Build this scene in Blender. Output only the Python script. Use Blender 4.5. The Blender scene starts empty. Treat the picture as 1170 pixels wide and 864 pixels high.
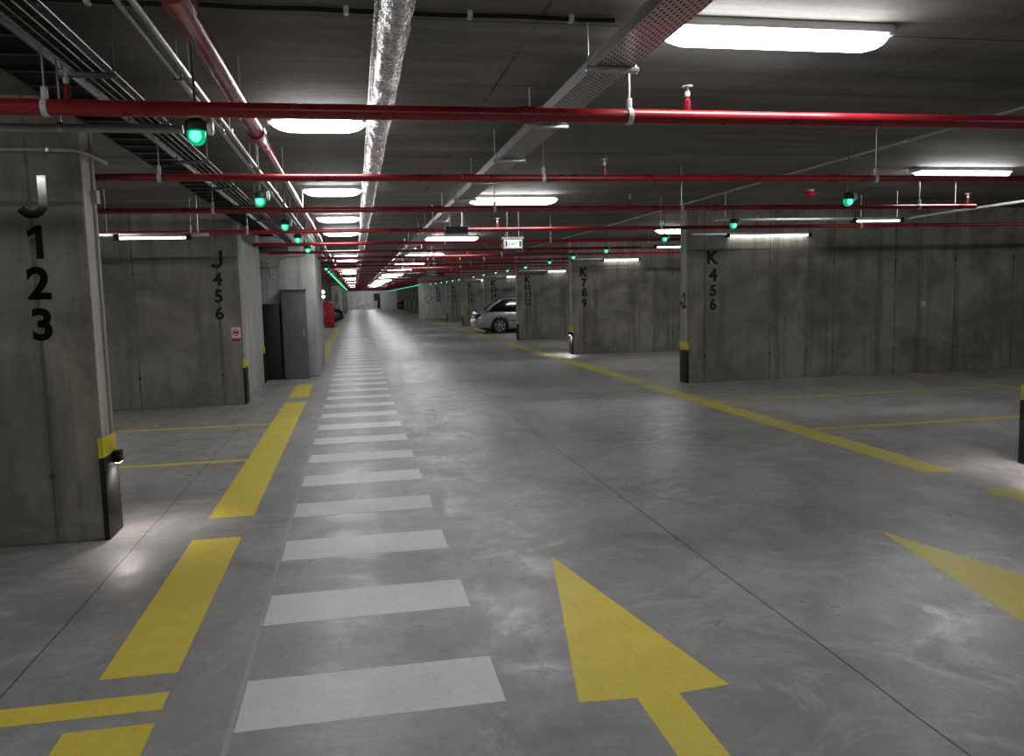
import bpy, bmesh, math, random
from mathutils import Vector, Matrix, noise
random.seed(7)
PI = math.pi
sc = bpy.context.scene
COL = sc.collection

# ------------------------------------------------------------------ helpers
class MB:
    """collects shapes into one bmesh"""
    def __init__(s): s.bm = bmesh.new()
    def box(s, x0, x1, y0, y1, z0, z1, bev=0.0):
        r = bmesh.ops.create_cube(s.bm, size=1.0)
        vs = r['verts']
        for v in vs:
            v.co = Vector(((x0+x1)/2+v.co.x*(x1-x0), (y0+y1)/2+v.co.y*(y1-y0), (z0+z1)/2+v.co.z*(z1-z0)))
        if bev:
            es = list({e for v in vs for e in v.link_edges})
            bmesh.ops.bevel(s.bm, geom=es, offset=bev, segments=2, profile=.5, affect='EDGES')
        return s
    def tube(s, pts, r, n=12, cap=True):
        pts = [Vector(p) for p in pts]; rings = []
        rs = r if isinstance(r, (list, tuple)) else [r]*len(pts)
        prev = None
        for i, p in enumerate(pts):
            if i == 0: t = pts[1]-pts[0]
            elif i == len(pts)-1: t = pts[-1]-pts[-2]
            else: t = (pts[i+1]-p).normalized()+(p-pts[i-1]).normalized()
            t.normalize()
            if prev is None:
                a = Vector((0, 0, 1)) if abs(t.z) < .9 else Vector((1, 0, 0))
                u = t.cross(a).normalized()
            else:
                u = (prev-t*prev.dot(t)).normalized()
            prev = u; w = t.cross(u)
            rings.append([s.bm.verts.new(p+(u*math.cos(2*PI*k/n)+w*math.sin(2*PI*k/n))*rs[i]) for k in range(n)])
        for a, b in zip(rings, rings[1:]):
            for k in range(n):
                s.bm.faces.new((a[k], a[(k+1) % n], b[(k+1) % n], b[k]))
        if cap:
            s.bm.faces.new(rings[0][::-1]); s.bm.faces.new(rings[-1])
        return s
    def lathe(s, prof, c=(0, 0, 0), axis='Z', n=20):
        c = Vector(c); rings = []
        for r, h in prof:
            ring = []
            for k in range(n):
                a = 2*PI*k/n; x, y = r*math.cos(a), r*math.sin(a)
                p = {'Z': (x, y, h), 'X': (h, x, y), 'Y': (y, h, x)}[axis]
                ring.append(s.bm.verts.new(c+Vector(p)))
            rings.append(ring)
        for a, b in zip(rings, rings[1:]):
            for k in range(n):
                s.bm.faces.new((a[k], a[(k+1) % n], b[(k+1) % n], b[k]))
        s.bm.faces.new(rings[0][::-1]); s.bm.faces.new(rings[-1])
        return s
    def prism(s, poly, z0, z1):
        a = [s.bm.verts.new((x, y, z0)) for x, y in poly]; b = [s.bm.verts.new((x, y, z1)) for x, y in poly]
        n = len(poly)
        for k in range(n): s.bm.faces.new((a[k], a[(k+1) % n], b[(k+1) % n], b[k]))
        s.bm.faces.new(a[::-1]); s.bm.faces.new(b)
        return s
    def loft(s, rings, cap=True, closed=True):
        vr = [[s.bm.verts.new(p) for p in r] for r in rings]; n = len(vr[0])
        for a, b in zip(vr, vr[1:]):
            for k in range(n if closed else n-1):
                s.bm.faces.new((a[k], a[(k+1) % n], b[(k+1) % n], b[k]))
        if cap: s.bm.faces.new(vr[0][::-1]); s.bm.faces.new(vr[-1])
        return s
    def build(s, name, mat, parent=None, loc=(0, 0, 0), rotz=0.0, smooth=35):
        bmesh.ops.recalc_face_normals(s.bm, faces=s.bm.faces)
        if smooth:
            lim = math.radians(smooth)
            for f in s.bm.faces: f.smooth = True
            for e in s.bm.edges:
                if len(e.link_faces) != 2 or e.calc_face_angle(0) > lim: e.smooth = False
        me = bpy.data.meshes.new(name); s.bm.to_mesh(me); s.bm.free()
        me.materials.append(mat)
        o = bpy.data.objects.new(name, me); COL.objects.link(o)
        o.location = loc; o.rotation_euler = (0, 0, rotz)
        if parent: o.parent = parent
        return o

def tag(o, label=None, cat=None, group=None, kind=None):
    if label: o['label'] = label
    if cat: o['category'] = cat
    if group: o['group'] = group
    if kind: o['kind'] = kind
    return o
def thing(name, label, cat, loc=(0, 0, 0), rotz=0.0, group=None):
    o = bpy.data.objects.new(name, None); COL.objects.link(o); o.empty_display_size = .1
    o.location = loc; o.rotation_euler = (0, 0, rotz)
    return tag(o, label, cat, group)
def dup(root, loc, rotz=None, label=None, group=None):
    r = root.copy(); COL.objects.link(r); r.location = loc
    if rotz is not None: r.rotation_euler = (0, 0, rotz)
    if label: r['label'] = label
    if group: r['group'] = group
    for ch in list(root.children):
        c = ch.copy(); COL.objects.link(c); c.parent = r
        for g in list(ch.children):
            d = g.copy(); COL.objects.link(d); d.parent = c
    return r
ORD = ('first second third fourth fifth sixth seventh eighth ninth tenth eleventh twelfth thirteenth fourteenth fifteenth '
       'sixteenth seventeenth eighteenth nineteenth twentieth').split()
TENS = {2: 'twenty', 3: 'thirty', 4: 'forty'}
def ordn(i):
    i += 1
    if i <= 20: return ORD[i-1]
    t, u = divmod(i, 10)
    return TENS[t]+'-'+ORD[u-1] if u else {3: 'thirtieth', 4: 'fortieth', 5: 'fiftieth'}[t]

# ------------------------------------------------------------------ materials
class NT:
    def __init__(s, name):
        s.m = bpy.data.materials.new(name); s.m.use_nodes = True
        s.n = s.m.node_tree.nodes; s.l = s.m.node_tree.links; s.n.clear()
        s.out = s.n.new('ShaderNodeOutputMaterial'); s.b = s.n.new('ShaderNodeBsdfPrincipled')
        s.l.new(s.b.outputs[0], s.out.inputs[0])
    def link(s, a, b): s.l.new(a, b)
    def val(s, sock, v):
        if hasattr(v, 'is_output'): s.l.new(v, sock)
        else: sock.default_value = v
    def math(s, op, a, b=0.0, c=None, clamp=False):
        n = s.n.new('ShaderNodeMath'); n.operation = op; n.use_clamp = clamp
        s.val(n.inputs[0], a); s.val(n.inputs[1], b)
        if c is not None: s.val(n.inputs[2], c)
        return n.outputs[0]
    def coords(s, kind='Object'):
        n = s.n.new('ShaderNodeTexCoord'); return n.outputs[kind]
    def pos(s):
        return s.n.new('ShaderNodeNewGeometry').outputs['Position']
    def mapping(s, vec, scale=(1, 1, 1), loc=(0, 0, 0)):
        n = s.n.new('ShaderNodeMapping'); s.link(vec, n.inputs[0])
        n.inputs['Scale'].default_value = scale; n.inputs['Location'].default_value = loc
        return n.outputs[0]
    def noise(s, vec, scale=1.0, detail=4.0, rough=.55, dist=0.0):
        n = s.n.new('ShaderNodeTexNoise'); s.link(vec, n.inputs['Vector'])
        n.inputs['Scale'].default_value = scale; n.inputs['Detail'].default_value = detail
        n.inputs['Roughness'].default_value = rough; n.inputs['Distortion'].default_value = dist
        return n.outputs['Fac']
    def ramp(s, f, a, b, lo=0.0, hi=1.0):
        n = s.n.new('ShaderNodeMapRange'); s.link(f, n.inputs[0])
        for i, v in enumerate((lo, hi, a, b)): n.inputs[i+1].default_value = v
        n.clamp = True
        return n.outputs[0]
    def mix(s, f, a, b, mode='MIX'):
        n = s.n.new('ShaderNodeMix'); n.data_type = 'RGBA'; n.blend_type = mode; n.clamp_factor = True
        s.val(n.inputs[0], f); s.val(n.inputs[6], a); s.val(n.inputs[7], b)
        return n.outputs[2]
    def sep(s, vec):
        n = s.n.new('ShaderNodeSeparateXYZ'); s.link(vec, n.inputs[0]); return n.outputs
    def set(s, **k):
        for a, v in k.items(): s.val(s.b.inputs[a.replace('_', ' ')], v)
        return s
    def bump(s, h, strength=.2, dist=.01):
        n = s.n.new('ShaderNodeBump'); s.link(h, n.inputs['Height'])
        n.inputs['Strength'].default_value = strength; n.inputs['Distance'].default_value = dist
        s.link(n.outputs[0], s.b.inputs['Normal'])

def c4(r, g=None, b=None):
    return (r, r, r, 1) if g is None else (r, g, b, 1)

def concrete_wall(name, base, dark, seams=True):
    t = NT(name); p = t.coords('Object'); x, y, z = t.sep(p)
    n1 = t.noise(t.mapping(p, (.7, .7, .8)), 1.3, 5, .6, .6)
    n2 = t.noise(t.mapping(p, (3.2, 3.2, .28)), 1.6, 4, .6)          # run marks down the wall
    n3 = t.noise(p, 22, 3, .6)
    n4 = t.noise(t.mapping(p, (1, 1, 1), (7, 3, 1)), 2.6, 6, .7, .3)
    col = t.mix(t.ramp(n1, 0, 1, .40, .62), dark, base)
    col = t.mix(t.ramp(n2, 0, .75, .47, .68), col, tuple(c*.62 for c in dark[:3])+(1,))
    col = t.mix(t.ramp(n4, 0, .45, .5, .74), col, tuple(min(1, c*1.2) for c in base[:3])+(1,))
    col = t.mix(t.ramp(n3, 0, .16, .3, .75), col, c4(.02))
    h = n3
    if seams:
        wn = t.n.new('ShaderNodeTexWhiteNoise'); wn.noise_dimensions = '2D'
        ob = t.n.new('ShaderNodeObjectInfo')
        cx = t.n.new('ShaderNodeCombineXYZ')
        t.link(t.math('FLOOR', t.math('MULTIPLY', t.math('ADD', x, 12.1-.32), 1/1.21)), cx.inputs[0]); t.link(ob.outputs['Random'], cx.inputs[1])
        t.link(cx.outputs[0], wn.inputs['Vector'])
        col = t.mix(t.ramp(wn.outputs['Value'], 0, .38), col, tuple(c*.62 for c in base[:3])+(1,))
        fx = t.math('FRACT', t.math('MULTIPLY', t.math('ADD', x, 12.1-.32), 1/1.21))
        dx = t.math('MULTIPLY', t.math('SUBTRACT', .5, t.math('ABSOLUTE', t.math('SUBTRACT', fx, .5))), 1.21)
        wob = t.ramp(t.noise(t.mapping(p, (2, 2, 1.5)), 2, 3), .002, .022, .3, .7)
        sv = t.math('LESS_THAN', dx, wob)
        sz = t.math('LESS_THAN', t.math('ABSOLUTE', t.math('SUBTRACT', z, 2.26)), t.math('ADD', wob, .006))
        sz = t.math('MULTIPLY', sz, t.math('LESS_THAN', x, 1.55))
        lines = t.math('MAXIMUM', sv, sz)
        holes = None
        for z0 in (.46, 2.02):
            d = t.math('ADD', t.math('MULTIPLY', dx, dx), t.math('POWER', t.math('ABSOLUTE', t.math('SUBTRACT', z, z0)), 2.0))
            hh = t.math('LESS_THAN', d, .0005)
            holes = hh if holes is None else t.math('MAXIMUM', holes, hh)
        col = t.mix(t.math('MULTIPLY', lines, t.ramp(n1, .15, .8, .35, .65)), col, tuple(c*.32 for c in dark[:3])+(1,))
        col = t.mix(t.math('MULTIPLY', holes, t.ramp(n1, .2, .9, .4, .6)), col, c4(.012))
    t.set(Base_Color=col, Roughness=.82); t.b.inputs['Specular IOR Level'].default_value = .3
    t.bump(h, .15, .01)
    return t.m

def plain(name, col, rough=.5, metal=0.0, spec=.5, var=.12, scale=6.0, emit=None, coat=0.0):
    t = NT(name); p = t.coords('Object')
    n = t.noise(p, scale, 4, .6)
    f = t.ramp(n, 1-var, 1+var*.6, .3, .7)
    mx = t.n.new('ShaderNodeMix'); mx.data_type = 'RGBA'; mx.blend_type = 'MULTIPLY'; mx.inputs[0].default_value = 1
    mx.inputs[6].default_value = col
    cb = t.n.new('ShaderNodeCombineColor')
    for i in range(3): t.link(f, cb.inputs[i])
    t.link(cb.outputs[0], mx.inputs[7])
    t.set(Base_Color=mx.outputs[2], Metallic=metal)
    t.link(t.ramp(n, max(.03, rough-.06), min(1, rough+.08), .3, .7), t.b.inputs['Roughness'])
    t.b.inputs['Specular IOR Level'].default_value = spec
    t.b.inputs['Coat Weight'].default_value = coat
    if emit:
        t.b.inputs['Emission Color'].default_value = emit[0]; t.b.inputs['Emission Strength'].default_value = emit[1]
    return t.m

# levels tuned against the photograph
LAMP = 17.0
M = {}
M['wall'] = concrete_wall('wall_concrete', c4(.37, .355, .300), c4(.178, .169, .138))
M['wall_core'] = concrete_wall('core_concrete', c4(.60, .60, .585), c4(.48, .48, .46), seams=False)
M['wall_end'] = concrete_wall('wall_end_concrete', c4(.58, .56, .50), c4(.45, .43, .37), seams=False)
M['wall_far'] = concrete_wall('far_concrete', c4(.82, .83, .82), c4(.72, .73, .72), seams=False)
M['galv'] = plain('galvanised_steel', c4(.52, .53, .54), .36, .85, var=.18, scale=14)
M['galv_dark'] = plain('dull_galvanised_steel', c4(.13, .13, .13), .55, .5, var=.2, scale=14)
M['conduit'] = plain('grey_plastic_conduit', c4(.36, .37, .37), .45, 0)
M['white_metal'] = plain('white_painted_metal', c4(.62, .63, .64), .4, 0)
M['pipe_red'] = plain('red_pipe_paint', c4(.27, .012, .020), .3, 0, .5, var=.2, scale=4)
M['main_red'] = plain('main_red_pipe_paint', c4(.34, .020, .036), .22, .15, .6, var=.15, scale=4)
M['cabinet_red'] = plain('cabinet_red_paint', c4(.50, .015, .03), .4)
M['orange'] = plain('orange_cable', c4(.55, .10, .045), .5)
M['black_cable'] = plain('black_cable', c4(.010), .75, 0, .3)
M['black_plastic'] = plain('black_rubber', c4(.010, .009, .009), .55, 0, .35, var=.3)
M['guard_yellow'] = plain('guard_yellow_band', c4(.70, .60, .025), .5)
M['letter'] = plain('black_letter', c4(.008), .55, 0, .3)
M['letter_gloss'] = plain('glossy_black_letter', c4(.006), .10, 0, .5, var=.05)
M['grey_box'] = plain('grey_painted_cabinet', c4(.16, .163, .16), .5, .1)
M['dark_box'] = plain('dark_infill', c4(.02, .021, .021), .5)
M['sign_white'] = plain('white_sign_face', c4(.72), .4)
M['sign_red'] = plain('red_sign_print', c4(.5, .02, .05), .4)
M['sticker_green'] = plain('green_sticker', c4(.015, .18, .08), .35)
M['exit_white'] = plain('lit_exit_face', c4(.7, .75, .72), .4, emit=(c4(.85, 1, .93), .5))
M['exit_green'] = plain('exit_green', c4(.01, .16, .09), .4)
M['bracket_dark'] = plain('dark_sign_metal', c4(.055, .055, .06), .45, .3)
M['sensor_black'] = plain('sensor_housing', c4(.02, .022, .022), .5)
M['tyre'] = plain('tyre_rubber', c4(.012), .7)
M['rim'] = plain('alloy_rim', c4(.62), .28, .9)
M['car_silver'] = plain('silver_car_paint', c4(.40, .41, .43), .3, .45, coat=.6, var=.04)
M['car_black'] = plain('black_car_paint', c4(.012), .25, 0, coat=.6, var=.04)
M['car_glass'] = plain('dark_car_glass', c4(.006, .007, .008), .08, 0, .6)
M['car_lamp'] = plain('car_headlamp', c4(.55, .57, .6), .12, .4)
M['car_tail'] = plain('car_tail_lamp', c4(.06, .006, .008), .12, 0, .6)
M['car_trim'] = plain('car_black_trim', c4(.015), .5)

def emitter(name, col, strength, rough=.3, base=c4(.7)):
    t = NT(name)
    t.set(Base_Color=base, Roughness=rough)
    t.b.inputs['Emission Color'].default_value = col; t.b.inputs['Emission Strength'].default_value = strength
    return t.m
M['lamp'] = emitter('lit_lamp_diffuser', c4(.98, .98, 1.0), LAMP)
M['tube'] = emitter('lit_tube', c4(1, .99, .97), 6.0)
M['green_led'] = emitter('green_led_dome', c4(.0, .19, .075), 1.0, base=c4(.0, .06, .025))
M['green_core'] = emitter('green_led_core', c4(.08, .85, .34), 1.25, base=c4(.0, .1, .05))
M['guide_led'] = emitter('warm_guide_led', c4(1, .90, .86), 6.0)
M['small_lamp'] = emitter('small_lit_lamp', c4(1, 1, .98), 6.0)

def floor_material():
    t = NT('floor_concrete'); p = t.pos(); x, y, z = t.sep(p)
    n1 = t.noise(t.mapping(p, (.55, .35, 1)), 1.2, 5, .6, .8)
    n2 = t.noise(p, 3.2, 6, .7, .5)
    n3 = t.noise(p, 40, 3, .6)
    n4 = t.noise(t.mapping(p, (1, 1, 1), (4, 9, 0)), .9, 6, .65, 1.5)
    n5 = t.noise(t.mapping(p, (1, 1, 1), (1, 5, 0)), 1.7, 8, .72, 2.2)      # trowel swirls
    n6 = t.noise(t.mapping(p, (1.6, .8, 1), (8, 2, 0)), 5.5, 6, .75, 1.2)
    col = t.mix(t.ramp(n1, 0, 1, .36, .64), c4(.30, .294, .282), c4(.46, .455, .44))
    col = t.mix(t.ramp(n5, 0, .75, .5, .68), col, c4(.56, .555, .54))
    col = t.mix(t.ramp(n4, 0, .65, .52, .68), col, c4(.235, .225, .21))
    col = t.mix(t.ramp(n6, 0, .55, .53, .72), col, c4(.215, .21, .20))
    col = t.mix(t.ramp(n3, 0, .22, .35, .7), col, c4(.17))
    wob = t.math('MULTIPLY', t.math('SUBTRACT', t.noise(p, 1.1, 3), .5), .03)
    jx = None
    for x0, w in ((1.985, .0055), (-1.5, .0045), (5.3, .004), (-6.0, .006), (9.0, .006)):
        d = t.math('LESS_THAN', t.math('ABSOLUTE', t.math('SUBTRACT', t.math('ADD', x, wob), x0)), w)
        jx = d if jx is None else t.math('MAXIMUM', jx, d)
    fy = t.math('ABSOLUTE', t.math('SUBTRACT', t.math('FRACT', t.math('MULTIPLY', t.math('ADD', t.math('ADD', y, wob), 102.9-5.9+3.675), 1/7.35)), .5))
    jy = t.math('MULTIPLY', t.math('LESS_THAN', fy, .0008), .45)
    col = t.mix(t.math('MULTIPLY', t.math('MAXIMUM', jx, jy), .85), col, c4(.05, .048, .045))
    t.set(Base_Color=col)
    r = t.math('ADD', t.ramp(n2, .30, .46, .35, .65), t.ramp(n5, .10, -.08, .35, .66))
    t.link(r, t.b.inputs['Roughness'])
    t.b.inputs['Specular IOR Level'].default_value = .5
    t.bump(t.math('ADD', n5, t.math('MULTIPLY', n3, .25)), .10, .012)
    return t.m

def ceiling_material():
    t = NT('ceiling_concrete'); p = t.pos(); x, y, z = t.sep(p)
    n1 = t.noise(t.mapping(p, (.25, 1.6, 1)), 1.3, 5, .65, .4)
    n2 = t.noise(t.mapping(p, (.7, 5.0, 1)), 2.2, 5, .65)
    n3 = t.noise(p, 26, 3, .6)
    n5 = t.noise(t.mapping(p, (1.2, 1.2, 1), (3, 1, 0)), .8, 5, .6, .8)
    col = t.mix(t.ramp(n1, 0, 1, .33, .68), c4(.115, .108, .092), c4(.27, .26, .23))
    col = t.mix(t.ramp(n2, 0, .6, .55, .75), col, c4(.24, .235, .215))
    col = t.mix(t.ramp(n5, 0, .5, .55, .75), col, c4(.085, .08, .07))
    col = t.mix(t.ramp(n3, 0, .2, .4, .75), col, c4(.05))
    fy = t.math('FRACT', t.math('MULTIPLY', t.math('ADD', y, 100.17), 1/.62))
    dy = t.math('ABSOLUTE', t.math('SUBTRACT', fy, .5))
    sm = t.math('MULTIPLY', t.math('LESS_THAN', dy, .012), t.ramp(t.noise(t.mapping(p, (.4, 1.3, 1)), 1.0, 2), 0, .8, .42, .62))
    col = t.mix(sm, col, c4(.26, .255, .235))
    fy2 = t.math('ABSOLUTE', t.math('SUBTRACT', t.math('FRACT', t.math('MULTIPLY', t.math('ADD', y, 100.6), 1/1.24)), .5))
    sm2 = t.math('MULTIPLY', t.math('LESS_THAN', fy2, .008), t.ramp(n1, 0, .8, .4, .6))
    col = t.mix(sm2, col, c4(.03))
    fx = t.math('ABSOLUTE', t.math('SUBTRACT', t.math('FRACT', t.math('MULTIPLY', t.math('ADD', x, 100.3), 1/2.44)), .5))
    sm3 = t.math('MULTIPLY', t.math('LESS_THAN', fx, .004), t.ramp(n5, 0, .8, .45, .6))
    col = t.mix(sm3, col, c4(.04))
    t.set(Base_Color=col, Roughness=.8); t.b.inputs['Specular IOR Level'].default_value = .3
    t.bump(t.math('ADD', n2, t.math('MULTIPLY', n3, .4)), .15, .012)
    return t.m

def paint(name, col, worn, amount):
    t = NT(name); p = t.pos()
    n1 = t.noise(p, 2.5, 6, .7, .6); n2 = t.noise(p, 30, 3, .7); n3 = t.noise(t.mapping(p, (9, 2.2, 1)), 2.0, 4, .7, .4)
    c = t.mix(t.ramp(n1, 0, .5, .4, .75), col, tuple(v*.78 for v in col[:3])+(1,))
    c = t.mix(t.ramp(n2, 0, amount, .5, .72), c, worn)
    c = t.mix(t.ramp(n3, 0, amount*1.4, .62, .74), c, worn)
    t.set(Base_Color=c)
    t.link(t.ramp(n1, .38, .55, .3, .7), t.b.inputs['Roughness'])
    return t.m
M['floor'] = floor_material()
M['ceiling'] = ceiling_material()
M['paint_white'] = paint('white_floor_paint', c4(.86, .86, .84), c4(.55), .35)
M['paint_edge'] = paint('worn_white_paint', c4(.50, .50, .48), c4(.36), 1.0)
M['paint_yellow'] = paint('yellow_floor_paint', c4(.90, .72, .085), c4(.5, .44, .18), .32)
M['paint_ochre'] = paint('ochre_floor_paint', c4(.68, .57, .11), c4(.44, .40, .17), .45)
M['paint_faded'] = paint('faded_yellow_paint', c4(.56, .50, .14), c4(.36, .34, .24), .6)

def foil_material():
    t = NT('aluminium_foil'); p = t.pos()
    n1 = t.noise(t.mapping(p, (9, 4, 9)), 4.5, 5, .7, 1.2); n2 = t.noise(p, 46, 3, .6, .5)
    t.set(Base_Color=c4(.80, .80, .81), Metallic=1.0)
    t.link(t.ramp(n2, .18, .34, .3, .7), t.b.inputs['Roughness'])
    t.bump(t.math('ADD', n1, t.math('MULTIPLY', n2, .25)), .8, .03)
    return t.m
M['foil'] = foil_material()

def tray_material():
    t = NT('perforated_steel_tray'); p = t.coords('Object'); x, y, z = t.sep(p)
    row = t.math('FLOOR', t.math('MULTIPLY', x, 1/.022))
    off = t.math('MULTIPLY', t.math('MODULO', row, 2.0), .5)
    fx = t.math('ABSOLUTE', t.math('SUBTRACT', t.math('FRACT', t.math('MULTIPLY', x, 1/.022)), .5))
    fy = t.math('ABSOLUTE', t.math('SUBTRACT', t.math('FRACT', t.math('ADD', t.math('MULTIPLY', y, 1/.05), off)), .5))
    hole = t.math('MULTIPLY', t.math('LESS_THAN', fx, .2), t.math('LESS_THAN', fy, .27))
    n = t.noise(p, 12, 4, .6)
    col = t.mix(t.ramp(n, 0, 1, .3, .7), c4(.42), c4(.56))
    col = t.mix(hole, col, c4(.01))
    t.set(Base_Color=col)
    t.link(t.math('MULTIPLY', t.math('SUBTRACT', 1.0, hole), .85), t.b.inputs['Metallic'])
    t.link(t.math('ADD', t.math('MULTIPLY', hole, .5), .3), t.b.inputs['Roughness'])
    return t.m
M['tray'] = tray_material()

# ------------------------------------------------------------------ setting
CEIL = 2.95
XL, XR, Y0, Y1 = -8.2, 15.6, -7.0, 122.0
tag(MB().box(XL-.2, XR+.2, Y0-.2, Y1+.2, -.15, 0).build('floor', M['floor']), 'grey power-floated concrete garage floor', 'floor', kind='structure')
tag(MB().box(XL-.2, XR+.2, Y0-.2, Y1+.2, CEIL, CEIL+.25).build('ceiling', M['ceiling']), 'board-marked dark concrete ceiling slab', 'ceiling', kind='structure')
tag(MB().box(-.2, 0, Y0, Y1, 0, CEIL).build('wall_left', M['wall'], loc=(XL, 0, 0)), 'concrete outer wall behind the left parking bays', 'wall', kind='structure')
tag(MB().box(0, .2, Y0, Y1, 0, CEIL).build('wall_right', M['wall'], loc=(XR, 0, 0)), 'concrete outer wall beyond the right parking bays', 'wall', kind='structure')
tag(MB().box(XL-.2, XR+.2, -.2, 0, 0, CEIL).build('wall_back', M['wall'], loc=(0, Y0, 0)), 'concrete wall closing the garage behind the viewer', 'wall', kind='structure')
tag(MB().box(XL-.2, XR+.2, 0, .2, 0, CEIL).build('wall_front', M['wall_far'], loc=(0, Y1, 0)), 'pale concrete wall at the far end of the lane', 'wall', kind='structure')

PIT = 7.35
def finY(k): return 5.9+PIT*k
FT = .29
def fin(side, k, xend, y=None, label='', mat='wall', length=None, top=CEIL):
    """cross wall between bays; local x runs away from the lane"""
    y = finY(k) if y is None else y
    L = length or ((XR-xend) if side > 0 else (xend-XL))
    if side > 0:
        o = MB().box(0, L, 0, FT, 0, top, .012).build('partition_wall', M[mat], loc=(xend, y, 0))
    else:
        o = MB().box(0, L, -FT, 0, 0, top, .012).build('partition_wall', M[mat], loc=(xend, y, 0), rotz=PI)
    ya, yb = (.012, FT-.012) if side > 0 else (-FT+.012, -.012)
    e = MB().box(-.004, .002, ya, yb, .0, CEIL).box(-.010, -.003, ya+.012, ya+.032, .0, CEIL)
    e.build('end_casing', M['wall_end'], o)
    return tag(o, label, 'wall', 'concrete cross walls between bays', 'structure')

def text_mesh(s, size, bold=.012):
    cu = bpy.data.curves.new('txt', 'FONT'); cu.body = s; cu.size = size; cu.extrude = .0015; cu.offset = bold*size
    cu.align_x = 'CENTER'; cu.align_y = 'BOTTOM_BASELINE' if False else 'BOTTOM'
    o = bpy.data.objects.new('txt', cu); COL.objects.link(o)
    dg = bpy.context.evaluated_depsgraph_get()
    me = bpy.data.meshes.new_from_object(o.evaluated_get(dg), depsgraph=dg)
    bpy.data.objects.remove(o); bpy.data.curves.remove(cu)
    return me
_tx = {}
def stroke_char(s):
    b = MB(); w = .19
    if s == 'J':
        cl = [(.56, 1.0), (.56, .34)]+[(.30+.26*math.cos(a), .34+.245*-math.sin(a)) for a in [i*PI*.86/9 for i in range(1, 10)]]
        L, Rr = [], []
        for i, p in enumerate(cl):
            q0 = cl[max(0, i-1)]; q1 = cl[min(len(cl)-1, i+1)]
            d = Vector((q1[0]-q0[0], q1[1]-q0[1])).normalized(); n = Vector((-d.y, d.x))*w/2
            L.append((p[0]+n.x, p[1]+n.y)); Rr.append((p[0]-n.x, p[1]-n.y))
        b.prism(L+Rr[::-1], -.0015, .0015)
    else:
        b.prism([(.26, 0), (.46, 0), (.46, 1), (.31, 1), (.05, .84), (.05, .66), (.26, .77)], -.0015, .0015)
    me = bpy.data.meshes.new('stroke'); bmesh.ops.recalc_face_normals(b.bm, faces=b.bm.faces); b.bm.to_mesh(me); b.bm.free()
    return me
def char_mesh(s, h, squeeze=1.0, mat='letter'):
    """flat lettering h tall standing in the xz plane, bottom at z=0, centred on x"""
    key = (s, round(h, 3), squeeze, mat)
    if key in _tx: return _tx[key]
    flip = s == '6'                       # a nine turned half round: same drawing
    me = stroke_char(s) if s in 'J1' else text_mesh('9' if flip else s, 1.0, .034)
    if flip:
        for v in me.vertices: v.co.x *= -1; v.co.y *= -1
    zs = [v.co.y for v in me.vertices]; xs = [v.co.x for v in me.vertices]
    z0, z1 = min(zs), max(zs); xm = (min(xs)+max(xs))/2
    k = h/(z1-z0)
    for v in me.vertices:
        x, y, z = v.co; v.co = ((x-xm)*k*squeeze, -z, (y-z0)*k)
    me.materials.clear(); me.materials.append(M[mat])
    _tx[key] = me
    return me
def put_char(name, s, h, parent, x, z, y=0.0, squeeze=1.0, mat='letter'):
    o = bpy.data.objects.new(name, char_mesh(s, h, squeeze, mat)); COL.objects.link(o)
    o.parent = parent; o.location = (x, y, z); return o
def wall_number(chars, x, y, zs, hs, label, rotz=0.0, mat='letter'):
    """zs: bottom of each line"""
    t = thing('wall_number', label, 'sign', (x, y-.0016, 0), rotz, 'bay numbers on the cross walls')
    for i, c in enumerate(chars):
        put_char('letter' if c.isalpha() else 'number', c, hs[i] if isinstance(hs, (list, tuple)) else hs, t, 0, zs[i], mat=mat)
    return t

# cross walls, right side
RX = {0: 5.72, 1: 5.56, 2: 5.50, 3: 5.52, 4: 5.52, 5: 5.5, 6: 5.5}
RL = {0: 'end of concrete wall beside the black guard at the right edge', 1: 'long stained concrete wall marked K 4 5 6',
      2: 'concrete wall marked K 7 8 9', 3: 'concrete wall marked K 10 11 12 beside the silver car',
      4: 'concrete wall marked K 13 14 15 behind the silver car', 5: 'distant concrete wall marked K 16 17 18',
      6: 'distant concrete wall marked K 19 20 21'}
for k in range(0, 7): fin(1, k, RX[k], label=RL[k])
for k in range(8, 15):
    fin(1, k, 5.5, label='far dark cross wall along the right side, %s beyond the white block' % ordn(k-8))
LX = {0: -1.72, 1: -1.72}
fin(-1, 0, -1.72, label='near concrete wall marked J 1 2 3')
fin(-1, 1, -1.72, label='concrete wall marked J 4 5 6 with a small red and white sign')
for k in range(3, 9):
    fin(-1, k, -1.75, label='cross wall along the left side, %s behind the pale stair core' % ordn(k-3))
fin(-1, 9, -1.02, label='distant pale wall with faint lettering beyond the red cabinet', mat='wall_core', length=4.5)
for k in (11, 13): fin(-1, k, -.86 if k == 11 else -.84, label='very distant dark wall end on the left, %s beyond the red cabinet' % ('second' if k == 11 else 'third'), length=4.5)
# stair cores
o = MB().box(-1.98, -1.78, 13.55, 16.75, 0, CEIL, .01).build('wall_stair', M['wall_core'])
tag(o, 'pale grey wall running along the lane beside the wall marked J 4 5 6', 'wall', kind='structure')
core = MB().box(-2.6, -.77, 17.4, 20.6, 0, CEIL, .05).build('stair_core_wall', M['wall_core'])
tag(core, 'pale smooth stair core wall behind the tall grey cabinet', 'wall', kind='structure')
o = MB().box(-XL-13, 0, 0, 0, 0, 0) if False else None
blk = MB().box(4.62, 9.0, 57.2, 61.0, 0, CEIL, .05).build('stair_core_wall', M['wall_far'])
tag(blk, 'white painted block jutting into the right side of the far lane', 'wall', kind='structure')
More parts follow.
